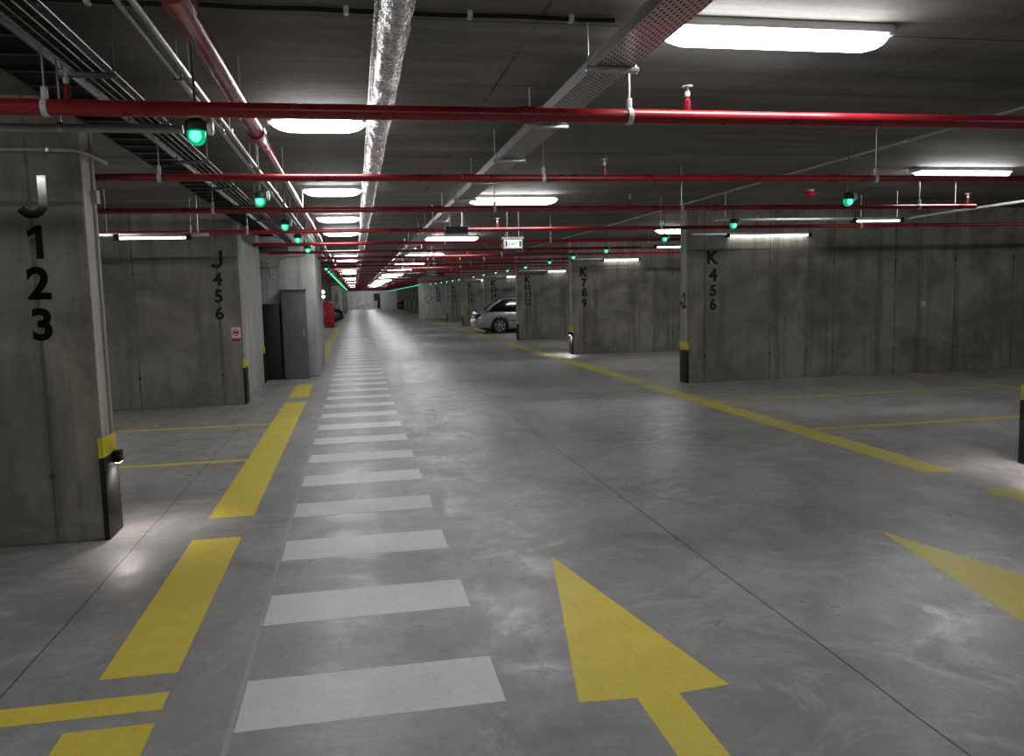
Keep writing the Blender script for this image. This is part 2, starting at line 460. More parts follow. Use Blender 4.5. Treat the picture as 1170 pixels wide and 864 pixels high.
# far end: ramp, opening, white pier
ramp = MB()
ramp.loft([[(-1.2, Y1-1.2, 0), (3.2, Y1-1.2, 0), (3.2, Y1-1.2, 1.15)], [(-1.2, Y1, 0), (3.2, Y1, 0), (3.2, Y1, 1.15)]])
tag(ramp.build('ramp', M['wall_core']), 'dark concrete ramp rising along the far end wall', 'ramp', kind='structure')
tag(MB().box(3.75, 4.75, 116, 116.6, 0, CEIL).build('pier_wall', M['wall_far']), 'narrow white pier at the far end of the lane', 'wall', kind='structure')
tag(MB().box(2.75, 3.65, Y1-.06, Y1, 0, 2.1).box(2.7, 3.7, Y1-.04, Y1, 2.1, 2.16).build('door_1', M['dark_box']), 'dark doorway in the far end wall', 'door', kind='structure')

# ---- lettering on the walls
t = wall_number(['J', '1', '2', '3'], -2.025, 5.9, [2.165, 1.905, 1.64, 1.37], [.275, .215, .215, .215],
                'large glossy black J 1 2 3 on the near left wall', mat='letter_gloss')
wall_number(['J', '4', '5', '6'], -2.04, 13.25, [2.10, 1.84, 1.58, 1.32], [.27, .20, .20, .20], 'black J 4 5 6 above the small red sign')
wall_number(['K', '4', '5', '6'], 6.03, 13.25, [2.02, 1.73, 1.48, 1.245], [.23, .225, .19, .19], 'black K 4 5 6 on the long right wall')
wall_number(['K', '7', '8', '9'], 5.83, 20.6, [2.0, 1.74, 1.48, 1.22], [.24, .21, .21, .21], 'black K 7 8 9 on the second wall along the right side')
wall_number(['K', '10', '11', '12'], 5.90, 27.95, [1.97, 1.71, 1.46, 1.21], [.24, .21, .21, .21], 'black K 10 11 12 beside the silver car')
wall_number(['K', '13', '14', '15'], 5.95, 35.3, [1.97, 1.71, 1.46, 1.21], [.24, .21, .21, .21], 'black K 13 14 15 above the silver car bonnet')
wall_number(['K', '16', '17', '18'], 5.95, 42.65, [1.97, 1.71, 1.46, 1.21], [.24, .21, .21, .21], 'small distant black K 16 17 18 left of the silver car')
wall_number(['K', '19', '20', '21'], 5.95, 50.0, [1.97, 1.71, 1.46, 1.21], [.24, .21, .21, .21], 'tiny black K 19 20 21 next to the white block')
wall_number(['K', '22', '23', '24'], 5.72, 57.2, [1.97, 1.71, 1.46, 1.21], [.24, .21, .21, .21], 'tiny black K 22 23 24 on the white block')
wall_number(['J', '28', '29', '30'], -1.5, finY(9), [1.97, 1.71, 1.46, 1.21], [.24, .21, .21, .21], 'tiny black J lettering on the far pale wall behind the red cabinet')
# level mark on the end of the wall marked K 4 5 6
t = thing('wall_number', 'black -2 level mark on the end face of the wall marked K 4 5 6', 'sign', (5.56-.0105, 13.25+.155, 0), -PI/2)
put_char('number', '-2', .27, t, 0, 1.28, squeeze=.9)
# faded ring marking on white block
mk = MB()
for i in range(20):
    a0, a1 = 2*PI*i/20, 2*PI*(i+1)/20
    if i in (3, 11): continue
    q = [(.17*math.cos(a0), .17*math.sin(a0)), (.25*math.cos(a0), .25*math.sin(a0)), (.25*math.cos(a1), .25*math.sin(a1)), (.17*math.cos(a1), .17*math.sin(a1))]
    vs = [mk.bm.verts.new((x, 0, z)) for x, z in q]+[mk.bm.verts.new((x, -.004, z)) for x, z in q]
    for f in ((0, 1, 2, 3), (7, 6, 5, 4), (0, 4, 5, 1), (1, 5, 6, 2), (2, 6, 7, 3), (3, 7, 4, 0)): mk.bm.faces.new([vs[j] for j in f])
mk.box(.24, .55, -.004, 0, .0, .07); mk.box(-.08, .1, -.004, 0, -.42, -.30)
tag(mk.build('wall_marking', M['conduit'], loc=(5.02, 57.199, 1.45)), 'faded grey ring-shaped mark on the white block', 'marking')

# ---- corner guards with yellow band
def corner_guard(side, xend, y, label, y2=None, zt=.72):
    """wraps the lane end of a cross wall"""
    t = thing('corner_guard', label, 'corner guard', (xend, y, 0), 0 if side > 0 else PI, 'black and yellow guards on wall ends')
    # local: x negative towards lane, wall spans local y 0..FT (side>0) or -FT..0
    ya, yb = (0, FT) if side > 0 else (-FT, 0)
    g = .013
    def shell(z0, z1, e, w):
        b = MB()
        b.box(-g-e, 0, ya-g-e, yb+g+e, z0, z1, .006)
        b.box(0, w, ya-g-e, ya, z0, z1, .004); b.box(0, w, yb, yb+g+e, z0, z1, .004)
        return b
    shell(.0, .565, .003, .02).build('rubber_guard', M['black_plastic'], t)
    shell(.565, .70, 0, .022).build('reflective_band', M['guard_yellow'], t)
    return t
corner_guard(-1, -1.72, finY(0), 'black guard with yellow band on the end of the near left wall')
corner_guard(-1, -1.72, finY(1), 'slim black guard with yellow band below the J 4 5 6 wall end')
corner_guard(-1, -1.78, 16.46, 'small black guard with yellow band on the pale wall left of the tall grey cabinet')
corner_guard(1, RX[0], finY(0), 'black guard with yellow band cut by the right edge of the photo')
corner_guard(1, RX[1], finY(1), 'black guard with yellow band below the -2 mark')
corner_guard(1, RX[2], finY(2), 'black guard with yellow band beside the wall marked K 7 8 9')
corner_guard(1, RX[3], finY(3), 'small black guard in front of the silver car door')
corner_guard(1, RX[5], finY(5), 'tiny black guard on the wall marked K 16 17 18')
corner_guard(1, RX[6], finY(6), 'tiny black guard next to the white block')

# guide lights on guards: small housing, glowing lens, light thrown down
def guide_light(side, xend, y, label, power):
    s = 1 if side > 0 else -1
    t = thing('guide_light', label, 'light', (xend-s*.027, y, .50), 0 if side > 0 else PI, 'small floor lights on the guards')
    MB().box(-.042, .012, -.045, .045, 0, .08, .006).build('housing', M['black_plastic'], t)
    MB().box(-.036, -.004, -.034, .034, -.005, 0, .002).build('lens', M['guide_led'], t)
    ld = bpy.data.lights.new('guide_spot', 'SPOT'); ld.energy = power; ld.color = (1, .90, .86); ld.spot_size = math.radians(150); ld.spot_blend = .35; ld.shadow_soft_size = .05; ld.specular_factor = 0
    lo = bpy.data.objects.new('guide_spot', ld); COL.objects.link(lo); lo.parent = t; lo.location = (-.04, 0, -.02)
    lo.rotation_euler = (0, math.radians(-8), 0)
    return t
guide_light(-1, -1.72, finY(0)+.2, 'small black floor light on the near left guard', 4.5)
guide_light(1, RX[0], finY(0)+.1, 'small black floor light on the guard at the right edge', 4.5)
guide_light(1, RX[2], finY(2)+.1, 'tiny lit floor light on the guard beside K 7 8 9', 9)

# ------------------------------------------------------------------ floor markings
def flat(poly, name, mat, label, cat, group=None, z=.0008):
    return tag(MB().prism(poly, 0, z).build(name, M[mat], smooth=0), label, cat, group)
def rect(x0, x1, y0, y1): return [(x0, y0), (x1, y0), (x1, y1), (x0, y1)]
for i in range(30):
    y = 3.06+1.022*i
    b = flat(rect(-.512, .520, 0, .42), 'crosswalk_stripe', 'paint_white', '%s white crosswalk stripe counted from the front' % ordn(i), 'crosswalk stripe', 'white crosswalk stripes')
    b.location = (0, y, 0)
def strip(x0, x1, y0, y1, mat, label, name='lane_line'):
    o = flat(rect(x0, x1, 0, y1-y0), name, mat, label, 'line', 'painted bay edge lines' if name == 'lane_line' else 'thin bay divider lines')
    o.location = (0, y0, 0); return o
strip(-.537, -.517, 1.5, 13.0, 'paint_edge', 'thin worn pale line along the left ends of the crosswalk stripes', 'edge_line')
strip(-1.145, -.82, .8, 3.205, 'paint_yellow', 'yellow edge dash cut off at the bottom left of the photo')
strip(-1.145, -.825, 3.645, 5.72, 'paint_yellow', 'bright yellow edge dash just before the near left wall')
strip(-1.135, -.81, 6.28, 13.2, 'paint_yellow', 'long yellow edge strip crossed by two thin bay lines on the left')
strip(-1.135, -.825, 13.85, 15.9, 'paint_yellow', 'short yellow edge dash in front of the tall grey cabinet')
strip(-1.10, -.80, 21.5, 46.0, 'paint_faded', 'faded yellow strip leading to the red cabinet')
strip(4.70, 5.0, 2.0, 5.48, 'paint_ochre', 'ochre edge dash cut off by the right edge of the photo')
strip(4.70, 5.0, 6.08, 13.2, 'paint_ochre', 'long ochre edge strip along the near right bays')
strip(4.74, 5.02, 13.7, 20.2, 'paint_ochre', 'yellow edge strip in front of the bays left of K 4 5 6')
strip(4.74, 5.02, 20.75, 27.7, 'paint_faded', 'yellow edge strip in front of the wall marked K 7 8 9')
strip(4.74, 5.02, 28.2, 57.0, 'paint_faded', 'faded far yellow edge strip passing the silver car')
# bay divider lines
def bay_line(x0, x1, y, w, mat, label):
    o = flat(rect(x0, x1, 0, w), 'bay_line', mat, label, 'line', 'thin bay divider lines', z=.0011); o.location = (0, y, 0)
bay_line(-6.0, -.82, 3.31, .15, 'paint_yellow', 'wide yellow bay line at the bottom left of the photo')
bay_line(-6.0, -.84, 8.48, .10, 'paint_yellow', 'thin yellow bay line just behind the near left wall')
bay_line(-6.0, -.84, 10.92, .10, 'paint_yellow', 'thin yellow bay line in front of the wall marked J 4 5 6')
bay_line(4.72, 9.75, 8.30, .12, 'paint_ochre', 'nearer thin yellow bay line on the right')
bay_line(4.74, 9.75, 10.88, .12, 'paint_ochre', 'farther thin yellow bay line below K 4 5 6')
bay_line(4.74, 9.75, 15.85, .12, 'paint_faded', 'thin bay line seen just left of the -2 guard')
bay_line(4.74, 9.75, 18.3, .12, 'paint_faded', 'thin bay line below the wall marked K 7 8 9')
o = flat(rect(9.68, 9.82, 0, 7.0), 'bay_line', 'paint_ochre', 'yellow line marking the back end of the right bays', 'line', 'thin bay divider lines', z=.0010); o.location = (0, 6.22, 0)
def arrow(cx, tipy, wl, wr, label, mat):
    b = MB().prism([(-.088, -3.6), (.088, -3.6), (.088, -1.79), (wr, -1.77), (0, 0), (-wl, -1.77), (-.088, -1.79)], 0, .0008)
    return tag(b.build('lane_arrow', M[mat], loc=(cx, tipy, 0), smooth=0), label, 'arrow', 'yellow lane arrows')
arrow(1.115, 4.75, .32, .31, 'yellow lane arrow whole in view beside the crosswalk', 'paint_yellow')
arrow(3.31, 4.73, .33, .40, 'yellow lane arrow cut off by the right edge of the photo', 'paint_ochre')

# ------------------------------------------------------------------ ceiling services
def batten(L, W, H):
    """surface lamp: body, diffuser, end caps. local x along length, top at z=0"""
    t = thing('ceiling_lamp', '', 'lamp', (0, 0, CEIL), 0, 'lit ceiling lamps')
    MB().box(-L/2+.015, L/2-.015, -W*.52, W*.52, -.045, 0, .006).build('lamp_body', M['white_metal'], t)
    prof = []
    for i in range(11):
        a = PI*i/10; prof.append((-W/2*math.cos(a), -.045-(H-.045)*math.sin(a)**.8))
    rings = []
    for x, s in ((-L/2, .25), (-L/2+.02, .5), (-L/2+.06, .78), (-L/2+.13, 1.0), (L/2-.13, 1.0), (L/2-.06, .78), (L/2-.02, .5), (L/2, .25)):
        rings.append([(x, y*s, -.045+(z+.045)*s) for y, z in prof])
    MB().loft(rings).build('diffuser', M['lamp'], t)
    for s in (-1, 1):
        MB().box(s*L/2-.03, s*L/2+.012, -W*.45, W*.45, -.055, 0, .008).build('end_cap', M['white_metal'], t)
    return t
big = batten(1.27, .15, .125); small = batten(.68, .17, .12)
used = set()
def lamp(proto, x, y, label):
    if proto.name in used: r = dup(proto, (x, y, CEIL), label=label)
    else:
        used.add(proto.name); r = proto; r.location = (x, y, CEIL); r['label'] = label
    return r
for i, y in enumerate((4.06, 11.3, 18.75, 26.1, 33.45, 40.8, 48.2, 55.5, 62.9, 70, 77.5, 85, 92, 99.5, 107, 114)):
    lamp(big, 2.19, y, 'long lit ceiling lamp over the lane, %s of its row from the front' % ordn(i))
lamp(big, 2.24, -3.4, 'long lit ceiling lamp over the lane behind the viewer')
for i, y in enumerate((6.42, 10.35, 13.9, 16.9, 26.2, 29.5, 40.5, 44, 55, 58.5, 70, 85, 100)):
    lamp(small, -.205, y, 'short lit ceiling lamp over the crosswalk, %s of its row from the front' % ordn(i))
lamp(small, -.205, -.6, 'short lit ceiling lamp over the crosswalk behind the viewer')
for i, y in enumerate((8.75, 17.2, 24.3, 31.6, 39, 46.3)):
    lamp(big, 7.14, y, 'lit ceiling lamp over the right bays, %s from the front' % ordn(i))
for i, y in enumerate((8.75, 16, 23.4, 30.7)):  # extra lamps out of view, added to brighten the right walls
    lamp(big, 12.4, y, 'added unseen ceiling lamp brightening the right walls from the deep bays, %s of its row' % ordn(i))
for x, y in ((.2, 117.5), (2.3, 119), (.2, 109)):  # lamps added to lift the brightness of the far end wall and floor
    lamp(big, x, y, 'tiny ceiling lamp added as fill light at the far end wall at x %s' % ('left' if x < 1 else 'right') if False else {(.2, 117.5): 'tiny ceiling lamp added as fill light in front of the far end ramp', (2.3, 119): 'tiny ceiling lamp added as fill light above the dark far doorway', (.2, 109): 'tiny ceiling lamp added as fill light a little before the far end ramp'}[(x, y)])
lamp(big, 7.14, 1.2, 'lit ceiling lamp over the right bays beside the viewer')
for i, y in enumerate((9.0, 24.2, 31.6, 39, 46.3)):
    lamp(big, -3.9, y, 'lit ceiling lamp over the left bays, %s from the front' % ordn(i))
lamp(big, -3.2, 2.47, 'lit ceiling lamp over the left bays beside the viewer')

# slim light tubes on the cross walls / hung over bays
def light_tube(x0, x1, y, z, lit0, lit1, label, hang=False):
    t = thing('light_tube', label, 'lamp', ((x0+x1)/2, y, z), 0, 'slim lit tubes over the bays')
    c = (x0+x1)/2
    MB().box(x0-c, x1-c, -.03, .03, .0, .045, .005).build('trunking', M['galv'], t)
    MB().tube([(lit0-c, 0, -.012), (lit1-c, 0, -.010)], .012, 10).build('tube', M['tube'], t)
    for xx in (lit0-.02, lit1+.02):
        MB().box(xx-c-.035, xx-c+.035, -.03, .03, -.036, .045, .006).build('lamp_holder', M['black_plastic'], t)
    if hang:
        for xx in (x0+.15, x1-.12):
            MB().tube([(xx-c, 0, .045), (xx-c, 0, CEIL-z)], .005, 8).build('hanger_rod', M['galv'], t)
    return t
light_tube(-3.0, -1.70, 10.6, 2.385, -2.73, -1.95, 'slim lit tube in front of the wall marked J 4 5 6', True)
light_tube(5.62, 7.85, 13.205, 2.50, 6.3, 7.78, 'slim lit tube along the top of the wall marked K 4 5 6', True)
light_tube(5.0, 7.95, 10.9, 2.535, 7.15, 7.88, 'slim lit tube hanging over the near right bays', True)
light_tube(5.52, 7.4, 20.555, 2.42, 6.35, 7.3, 'slim lit tube along the top of the wall marked K 7 8 9', True)
light_tube(5.6, 7.4, 27.9, 2.36, 6.6, 7.25, 'slim lit tube along the top of the wall marked K 10 11 12', True)
light_tube(5.6, 7.4, 35.25, 2.36, 6.5, 7.25, 'slim lit tube above the silver car bonnet', True)
light_tube(5.6, 7.4, 42.6, 2.36, 6.5, 7.25, 'tiny lit tube at the top of the wall marked K 16 17 18', True)
light_tube(5.6, 7.4, 15.6, 2.46, 5.9, 7.3, 'slim lit tube behind the end of the wall marked K 4 5 6', True)

# red sprinkler pipes across the lane
PZ = 2.5
pys = [4.18, 6.42, 8.72, 11.43, 14.1, 16.55, 18.95, 21.6, 24.1, 26.6]
y = 29.2
while y < 112:
    k = (y-5.9) % PIT
    pys.append(y if not (k < .5 or k > PIT-.2) else y+.6)
    y += 3.675
def sprinkler_pipe(y, i, x0, x1, r, rods, heads, near):
    ln = {0: 'thick bright red sprinkler pipe nearest across the top of the photo'}.get(i, '%s red sprinkler pipe crossing the lane from the front' % ordn(i))
    t = thing('sprinkler_pipe', ln, 'pipe', ((x0+x1)/2, y, PZ), 0, 'red sprinkler pipes across the lane')
    c = (x0+x1)/2; n = 14 if near else 8
    MB().tube([(x0-c, 0, 0), (x1-c, 0, 0)], r, n).build('pipe', M['pipe_red'], t)
    for hx in heads:
        b = MB().lathe([(.016, r-.006), (.016, r+.05), (.010, r+.055), (.010, r+.075)], (hx-c, 0, 0), n=10)
        b.build('riser', M['pipe_red'], t)
        b = MB().lathe([(.012, r+.07), (.014, r+.095), (.006, r+.1), (.006, r+.118), (.028, r+.12), (.028, r+.124), (.004, r+.126)], (hx-c, 0, 0), n=12)
        b.build('sprinkler_head', M['white_metal'], t)
    for hx in rods:
        MB().tube([(hx-c, 0, r), (hx-c, 0, CEIL-PZ)], .005, 6).build('hanger_rod', M['galv'], t)
        MB().lathe([(r+.004, -.014), (r+.007, -.012), (r+.007, .012), (r+.004, .014)], (hx-c, 0, 0), 'X', n=n).box(hx-c-.013, hx-c+.013, -.013, .013, r, r+.055, .004).build('pipe_clamp', M['white_metal'], t)
    if near and i < 4:
        for hx in (.9, 4.0):
            MB().lathe([(r+.002, -.05), (r+.008, -.045), (r+.008, .045), (r+.002, .05)], (hx-c, 0, 0), 'X', n=14).build('coupling', M['pipe_red'], t)
for i, y in enumerate(pys):
    if i == 0: sprinkler_pipe(y, i, -7.8, 15.2, .036, (-2.2, -1.345, 1.44, 6.0), (1.76, -1.25), True)
    elif i == 2: sprinkler_pipe(y, i, -7.8, 7.30, .027, (-2.9, -1.345, 1.5, 3.6, 6.55), (7.2, 3.0), True)
    elif i < 4: sprinkler_pipe(y, i, -7.8, 15.2, .028, (-2.05, -1.345, 1.5, 4.4, 7.6), (2.0, 5.9), True)
    elif i < 11: sprinkler_pipe(y, i, -1.6 if y > 13 else -6, 9.5, .028, (1.55, 3.4), (2.6,), False)
    else: sprinkler_pipe(y, i, -1.0 if y > 60 else -1.6, 4.5 if 56.5 < y < 61.5 else 8.0, .022, (1.0,), (), False)

# orange cable and dark cable under slab
def wavy(x0, x1, y, z, n=40, a=.01, b=.03):
    return [(x0+(x1-x0)*i/n, y+b*noise.noise((i*.35, y, 0)), z+a*noise.noise((i*.5, 3, y))) for i in range(n+1)]
tag(MB().tube(wavy(-1.3, 15, 5.84, CEIL-.05, 60, .012, .06), .008, 8).build('cable', M['orange']), 'thin orange cable across the ceiling behind the first red pipe', 'cable')
dc = thing('cable', 'thin black cable across the ceiling near the top edge of the photo', 'cable', (0, 4.05, CEIL))
MB().tube([(x, y-4.05, z-CEIL) for x, y, z in wavy(-3.5, 1.32, 4.05, CEIL-.018, 30, .006, .03)], .011, 8).build('cord', M['black_cable'], dc)
for x in (-2.0, -1.1, .02, .6, 1.1):
    MB().box(x-.012, x+.012, -.025, .025, -.034, 0, .004).build('clip', M['white_metal'], dc)

# long red main pipe
mz = 2.68; mx = -.575
t = thing('main_pipe', 'long purple red main pipe running down the left side of the lane', 'pipe', (mx, 0, mz))
MB().tube([(0, 1.6, 0), (0, 5.75, 0)], .046, 18).build('pipe', M['main_red'], t)
MB().tube([(0, 5.6, 0), (0, 5.72, 0), (0, 5.9, 0), (0, 6.0, 0)], [.056, .056, .040, .040], 18).build('reducer', M['main_red'], t)
MB().tube([(0, 5.9, 0), (0, 84, 0)], .034, 12).build('pipe', M['main_red'], t)
MB().lathe([(.048, 3.1), (.058, 3.11), (.058, 3.30), (.048, 3.31)], (0, 0, 0), 'Y', n=18).build('coupling', M['main_red'], t)
for y, r in ((3.95, .0468), (6.35, .0348), (8.3, .0348)):
    b = MB()
    n = 5
    ring0 = [(r*math.cos(a), y-.09, r*math.sin(a)) for a in [PI*1.05+i*.22 for i in range(n)]]+[((r+.0015)*math.cos(a), y-.09, (r+.0015)*math.sin(a)) for a in [PI*1.05+i*.22 for i in range(n)][::-1]]
    b.loft([ring0, [(p[0], y+.09, p[2]) for p in ring0]]).build('pipe_marker', M['sticker_green'], t)
for y in (4.9, 7.7, 10.6, 13.5, 16.4, 19.3):
    MB().tube([(0, y, .03), (0, y, CEIL-mz)], .005, 6).build('hanger_rod', M['galv'], t)
for y in (3.0, 4.4):
    pass

# foil duct
def foil():
    b = MB(); n = 20; rings = []
    ys = [1.5+.05*i for i in range(210)]+[12+.25*i for i in range(200)]
    for y in ys:
        ring = []
        for k in range(n):
            a = 2*PI*k/n
            q = Vector((math.cos(a)*2.2, y*5.5, math.sin(a)*2.2))
            rr = .070+.007*noise.noise(q)+.004*noise.noise(q*2.7)
            ring.append((.205+rr*math.cos(a)+.006*noise.noise((y*.9, 0, 5)), y, 2.715+rr*math.sin(a)))
        rings.append(ring)
    return b.loft(rings)
d = thing('foil_pipe', 'crinkled silver foil wrapped pipe running along the ceiling', 'pipe', (0, 0, 0))
foil().build('foil_wrap', M['foil'], d, smooth=25)
MB().tube([(.128+.008*noise.noise((i*.4, 0, 1)), 1.5+.4*i, 2.70+.008*noise.noise((i*.5, 2, 1))) for i in range(120)], .006, 6).build('foil_seam', M['foil'], d)
for y in (2.2, 4.6, 7.0, 9.4, 12, 14.5):
    MB().tube([(.205, y, 2.78), (.205, y, CEIL)], .005, 6).build('hanger_rod', M['galv'], d)

# perforated tray
def perforated_tray():
    x0, x1, z = 1.225, 1.42, 2.715
    t = thing('cable_tray', 'perforated galvanised cable tray running along the ceiling beside the long lamps', 'cable tray', (x0, 0, z))
    w = x1-x0
    b = MB().box(0, w, 1.5, 70, 0, .003).box(-.002, 0, 1.5, 70, 0, .055).box(w, w+.002, 1.5, 70, 0, .055)
    b.build('tray', M['tray'], t, smooth=0)
    MB().box(-.006, .004, 1.5, 70, .054, .06).box(w-.004, w+.006, 1.5, 70, .054, .06).build('rim', M['galv'], t, smooth=0)
    y = 4.07
    for i in range(14):
        MB().box(-.05, w+.03, y-.02, y+.02, -.026, 0, .004).build('bracket', M['galv'], t)
        for xx in (-.035, w+.018):
            MB().tube([(xx, y, -.03), (xx, y, CEIL-z)], .005, 6).build('hanger_rod', M['galv'], t)
        y += 1.385
    MB().tube([(.03+.02*i+.004*noise.noise((0, i, 0)), 0, 0) for i in range(2)], .001, 3) if False else None
    for i in range(4):
        MB().tube([(.03+.042*i+.008*noise.noise((j*.7, i, 0)), 1.5+1.0*j, .016+.004*noise.noise((j*.9, i, 4))) for j in range(60)], .011, 6).build('cable', M['black_cable'], t)
    return t
perforated_tray()

# left: wire basket with cables, dark cable ladder, conduits
def basket():
    x0, w, z = -1.285, .14, 2.72
    t = thing('wire_basket_tray', 'bright wire basket tray of cables above the green lights on the left', 'cable tray', (x0, 0, z))
    b = MB()
    for xx, zz in ((0, .05), (0, .0), (.047, 0), (.094, 0), (w, 0), (w, .05)):
        b.tube([(xx, 1.5, zz), (xx, 17.2, zz)], .0038, 6)
    b.build('long_wires', M['galv'], t)
    b = MB()
    snake = []                                   # one bent wire woven across the basket
    for i in range(75):
        y = 1.6+.2*i
        row = [(0, y, .05), (0, y, -.003), (w, y, -.003), (w, y, .05)]
        snake += row if i % 2 == 0 else row[::-1]
    b.tube(snake, .0022, 5)
    b.build('cross_wires', M['galv_dark'], t)
    for i in range(7):
        MB().tube([(.015+.018*i+.006*noise.noise((j*.6, i, 2)), 1.5+.6*j, .018+.004*noise.noise((j*.9, i, 8))) for j in range(27)], .0145, 6).build('cable', M['black_cable'], t)
    for y in (4.40, 5.6, 7.0, 8.6, 10.2, 12.0, 14.0):
        MB().box(-.06, w+.06, y-.018, y+.018, -.03, -.007, .004).build('bracket', M['galv_dark'], t)
        for xx in (-.045, w+.045): MB().tube([(xx, y, -.03), (xx, y, CEIL-z)], .0045, 6).build('hanger_rod', M['galv_dark'], t)
    return t
basket()
def ladder():
    x0, w, z = -1.66, .26, 2.79
    t = thing('cable_ladder', 'dark cable ladder loaded with black cables beside the near left wall top', 'cable tray', (x0, 0, z))
    MB().box(-.012, 0, 1.5, 16.4, -.02, .06).build('side_rail', M['bracket_dark'], t); MB().box(w, w+.012, 1.5, 16.4, -.02, .06).build('side_rail', M['bracket_dark'], t)
    for i in range(52):
        y = 1.65+.3*i
        if i < 49: MB().box(0, w, y-.015, y+.015, -.015, 0).build('rung', M['bracket_dark'], t)
    for i in range(9):
        MB().tube([(.015+.028*i+.008*noise.noise((j*.6, i, 6)), 1.5+.57*j, .016+.006*noise.noise((j*.8, i, 1))) for j in range(27)], .0165, 6).build('cable', M['black_cable'], t)
    for y in (2.5, 4.8, 7.2, 9.6, 12.0):
        for xx in (-.006, w+.006): MB().tube([(xx, y, .05), (xx, y, CEIL-z)], .005, 6).build('hanger_rod', M['galv_dark'], t)
ladder()
for x, lab in ((-.84, 'outer bright steel conduit beside the long red main pipe'), (-.785, 'inner bright steel conduit beside the long red main pipe')):
    t = thing('steel_conduit', lab, 'conduit', (x, 0, 2.75), 0, 'pair of steel conduits')
    MB().tube([(0, 1.5, 0), (0, 26, 0)], .0135, 10).build('conduit', M['galv'], t)
    for y in (3.2, 4.6, 6.0, 7.6, 9.4, 11.4):
        MB().box(-.02, .02, y-.012, y+.012, -.02, .02, .004).tube([(0, y, .01), (0, y, CEIL-2.75)], .004, 6).build('hanger', M['galv'], t)
t = thing('steel_conduit', 'thin pale conduit running along the ceiling over the right bays', 'conduit', (5.12, 0, CEIL-.02))
MB().tube([(0, 2, 0), (0, 26, 0)], .014, 10).build('conduit', M['conduit'], t)
for y in (4.5, 7, 9.5, 12, 14.5): MB().box(-.022, .022, y-.015, y+.015, -.018, .02, .004).build('clip', M['galv'], t)
# transverse grey conduit to the first green light on the left
t = thing('grey_conduit', 'grey conduit running to the first green light on the left', 'conduit', (0, 4.42, 2.455))
MB().tube([(-7.5, 0, 0), (-.80, 0, 0)], .020, 12).build('conduit', M['conduit'], t)
for x in (-2.6, -1.36): MB().lathe([(.021, -.015), (.027, -.012), (.027, .012), (.021, .015)], (x, 0, 0), 'X', n=12).tube([(x, 0, .02), (x, 0, CEIL-2.455)], .005, 6).build('hanger', M['galv'], t)
# conduit going towards viewer over right bays
t = thing('grey_conduit', 'grey conduit running out from the hanging tube over the right bays', 'conduit', (7.98, 0, 2.56))
MB().tube([(0, 10.85, .0), (0, 10.6, .0), (0, 6.5, 0), (0, 3.0, 0)], .018, 10).build('conduit', M['conduit'], t)
for y in (9.9, 8.2, 6.6): MB().tube([(0, y, .01), (0, y, CEIL-2.56)], .005, 6).build('hanger_rod', M['galv'], t)
# conduit along near left wall, bending round its end
t = thing('grey_conduit', 'thin conduit clipped along the top of the near left wall and bent past its end', 'conduit', (0, 5.885, 2.6))
MB().tube([(-5, 0, 0), (-1.85, 0, 0), (-1.74, -.01, -.005), (-1.68, .05, -.02), (-1.63, .28, -.04)], .013, 10).build('conduit', M['conduit'], t)
for x in (-3.2, -2.3, -1.9): MB().box(x-.015, x+.015, -.018, .015, -.018, .018, .004).build('clip', M['galv'], t)
t = thing('grey_conduit', 'pale vertical conduit with a small box on the end of the near left wall', 'conduit', (-1.708, 6.1, 0))
MB().tube([(0, 0, .70), (0, 0, CEIL)], .011, 8).build('conduit', M['conduit'], t); MB().box(-.012, .03, -.04, .04, 2.28, 2.37, .006).build('junction_box', M['conduit'], t)
t = thing('grey_conduit', 'white vertical conduit with a small box on the J 4 5 6 wall end', 'conduit', (-1.704, 13.4, 0))
MB().tube([(0, 0, .70), (0, 0, CEIL)], .016, 8).build('conduit', M['white_metal'], t); MB().box(-.016, .035, -.05, .05, 1.18, 1.28, .006).build('switch_box', M['white_metal'], t)
# conduit and round box on the long right wall
t = thing('call_point', 'round grey box at the foot of a vertical conduit on the long right wall', 'call point', (10.07, 13.25, 0))
MB().tube([(0, -.012, 1.27), (0, -.012, CEIL)], .011, 8).build('conduit', M['conduit'], t)
MB().lathe([(.055, .0), (.055, -.03), (.045, -.042), (.02, -.044)], (0, 0, 1.24), 'Y', n=20).build('round_box', M['white_metal'], t)

# messy tubing above recess by stair core
t = thing('pipe_run', 'bent grey pipes under the ceiling in front of the stair core', 'pipe', (0, 17.0, 2.25))
MB().tube([(-2.5, 0, 0), (-1.6, 0, 0), (-1.45, 0, .02), (-1.40, .02, .15), (-1.3, .05, .2), (-.95, .05, .22), (-.9, .05, .7)], .03, 8).build('pipe', M['conduit'], t)
MB().tube([(-2.5, -.15, .12), (-1.7, -.15, .12), (-1.62, -.15, .05), (-1.6, -.15, -.2), (-1.5, -.1, -.25)], .022, 8).build('pipe', M['conduit'], t)
MB().box(-1.9, -1.25, -.07, .07, .28, .40, .01).build('fitting', M['galv_dark'], t)
MB().tube([(-1.55, 0, .38), (-1.55, 0, .7)], .006, 6).build('hanger_rod', M['galv'], t)

t = thing('alarm_sounder', 'small red alarm sounder on the ceiling over the right bays', 'alarm', (6.32, 10.7, CEIL))
MB().lathe([(.05, 0), (.055, -.02), (.05, -.035)], n=18).build('sounder_base', M['white_metal'], t)
MB().lathe([(.075, -.03), (.085, -.05), (.08, -.085), (.055, -.105), (.01, -.112)], n=20).build('sounder_dome', M['cabinet_red'], t)

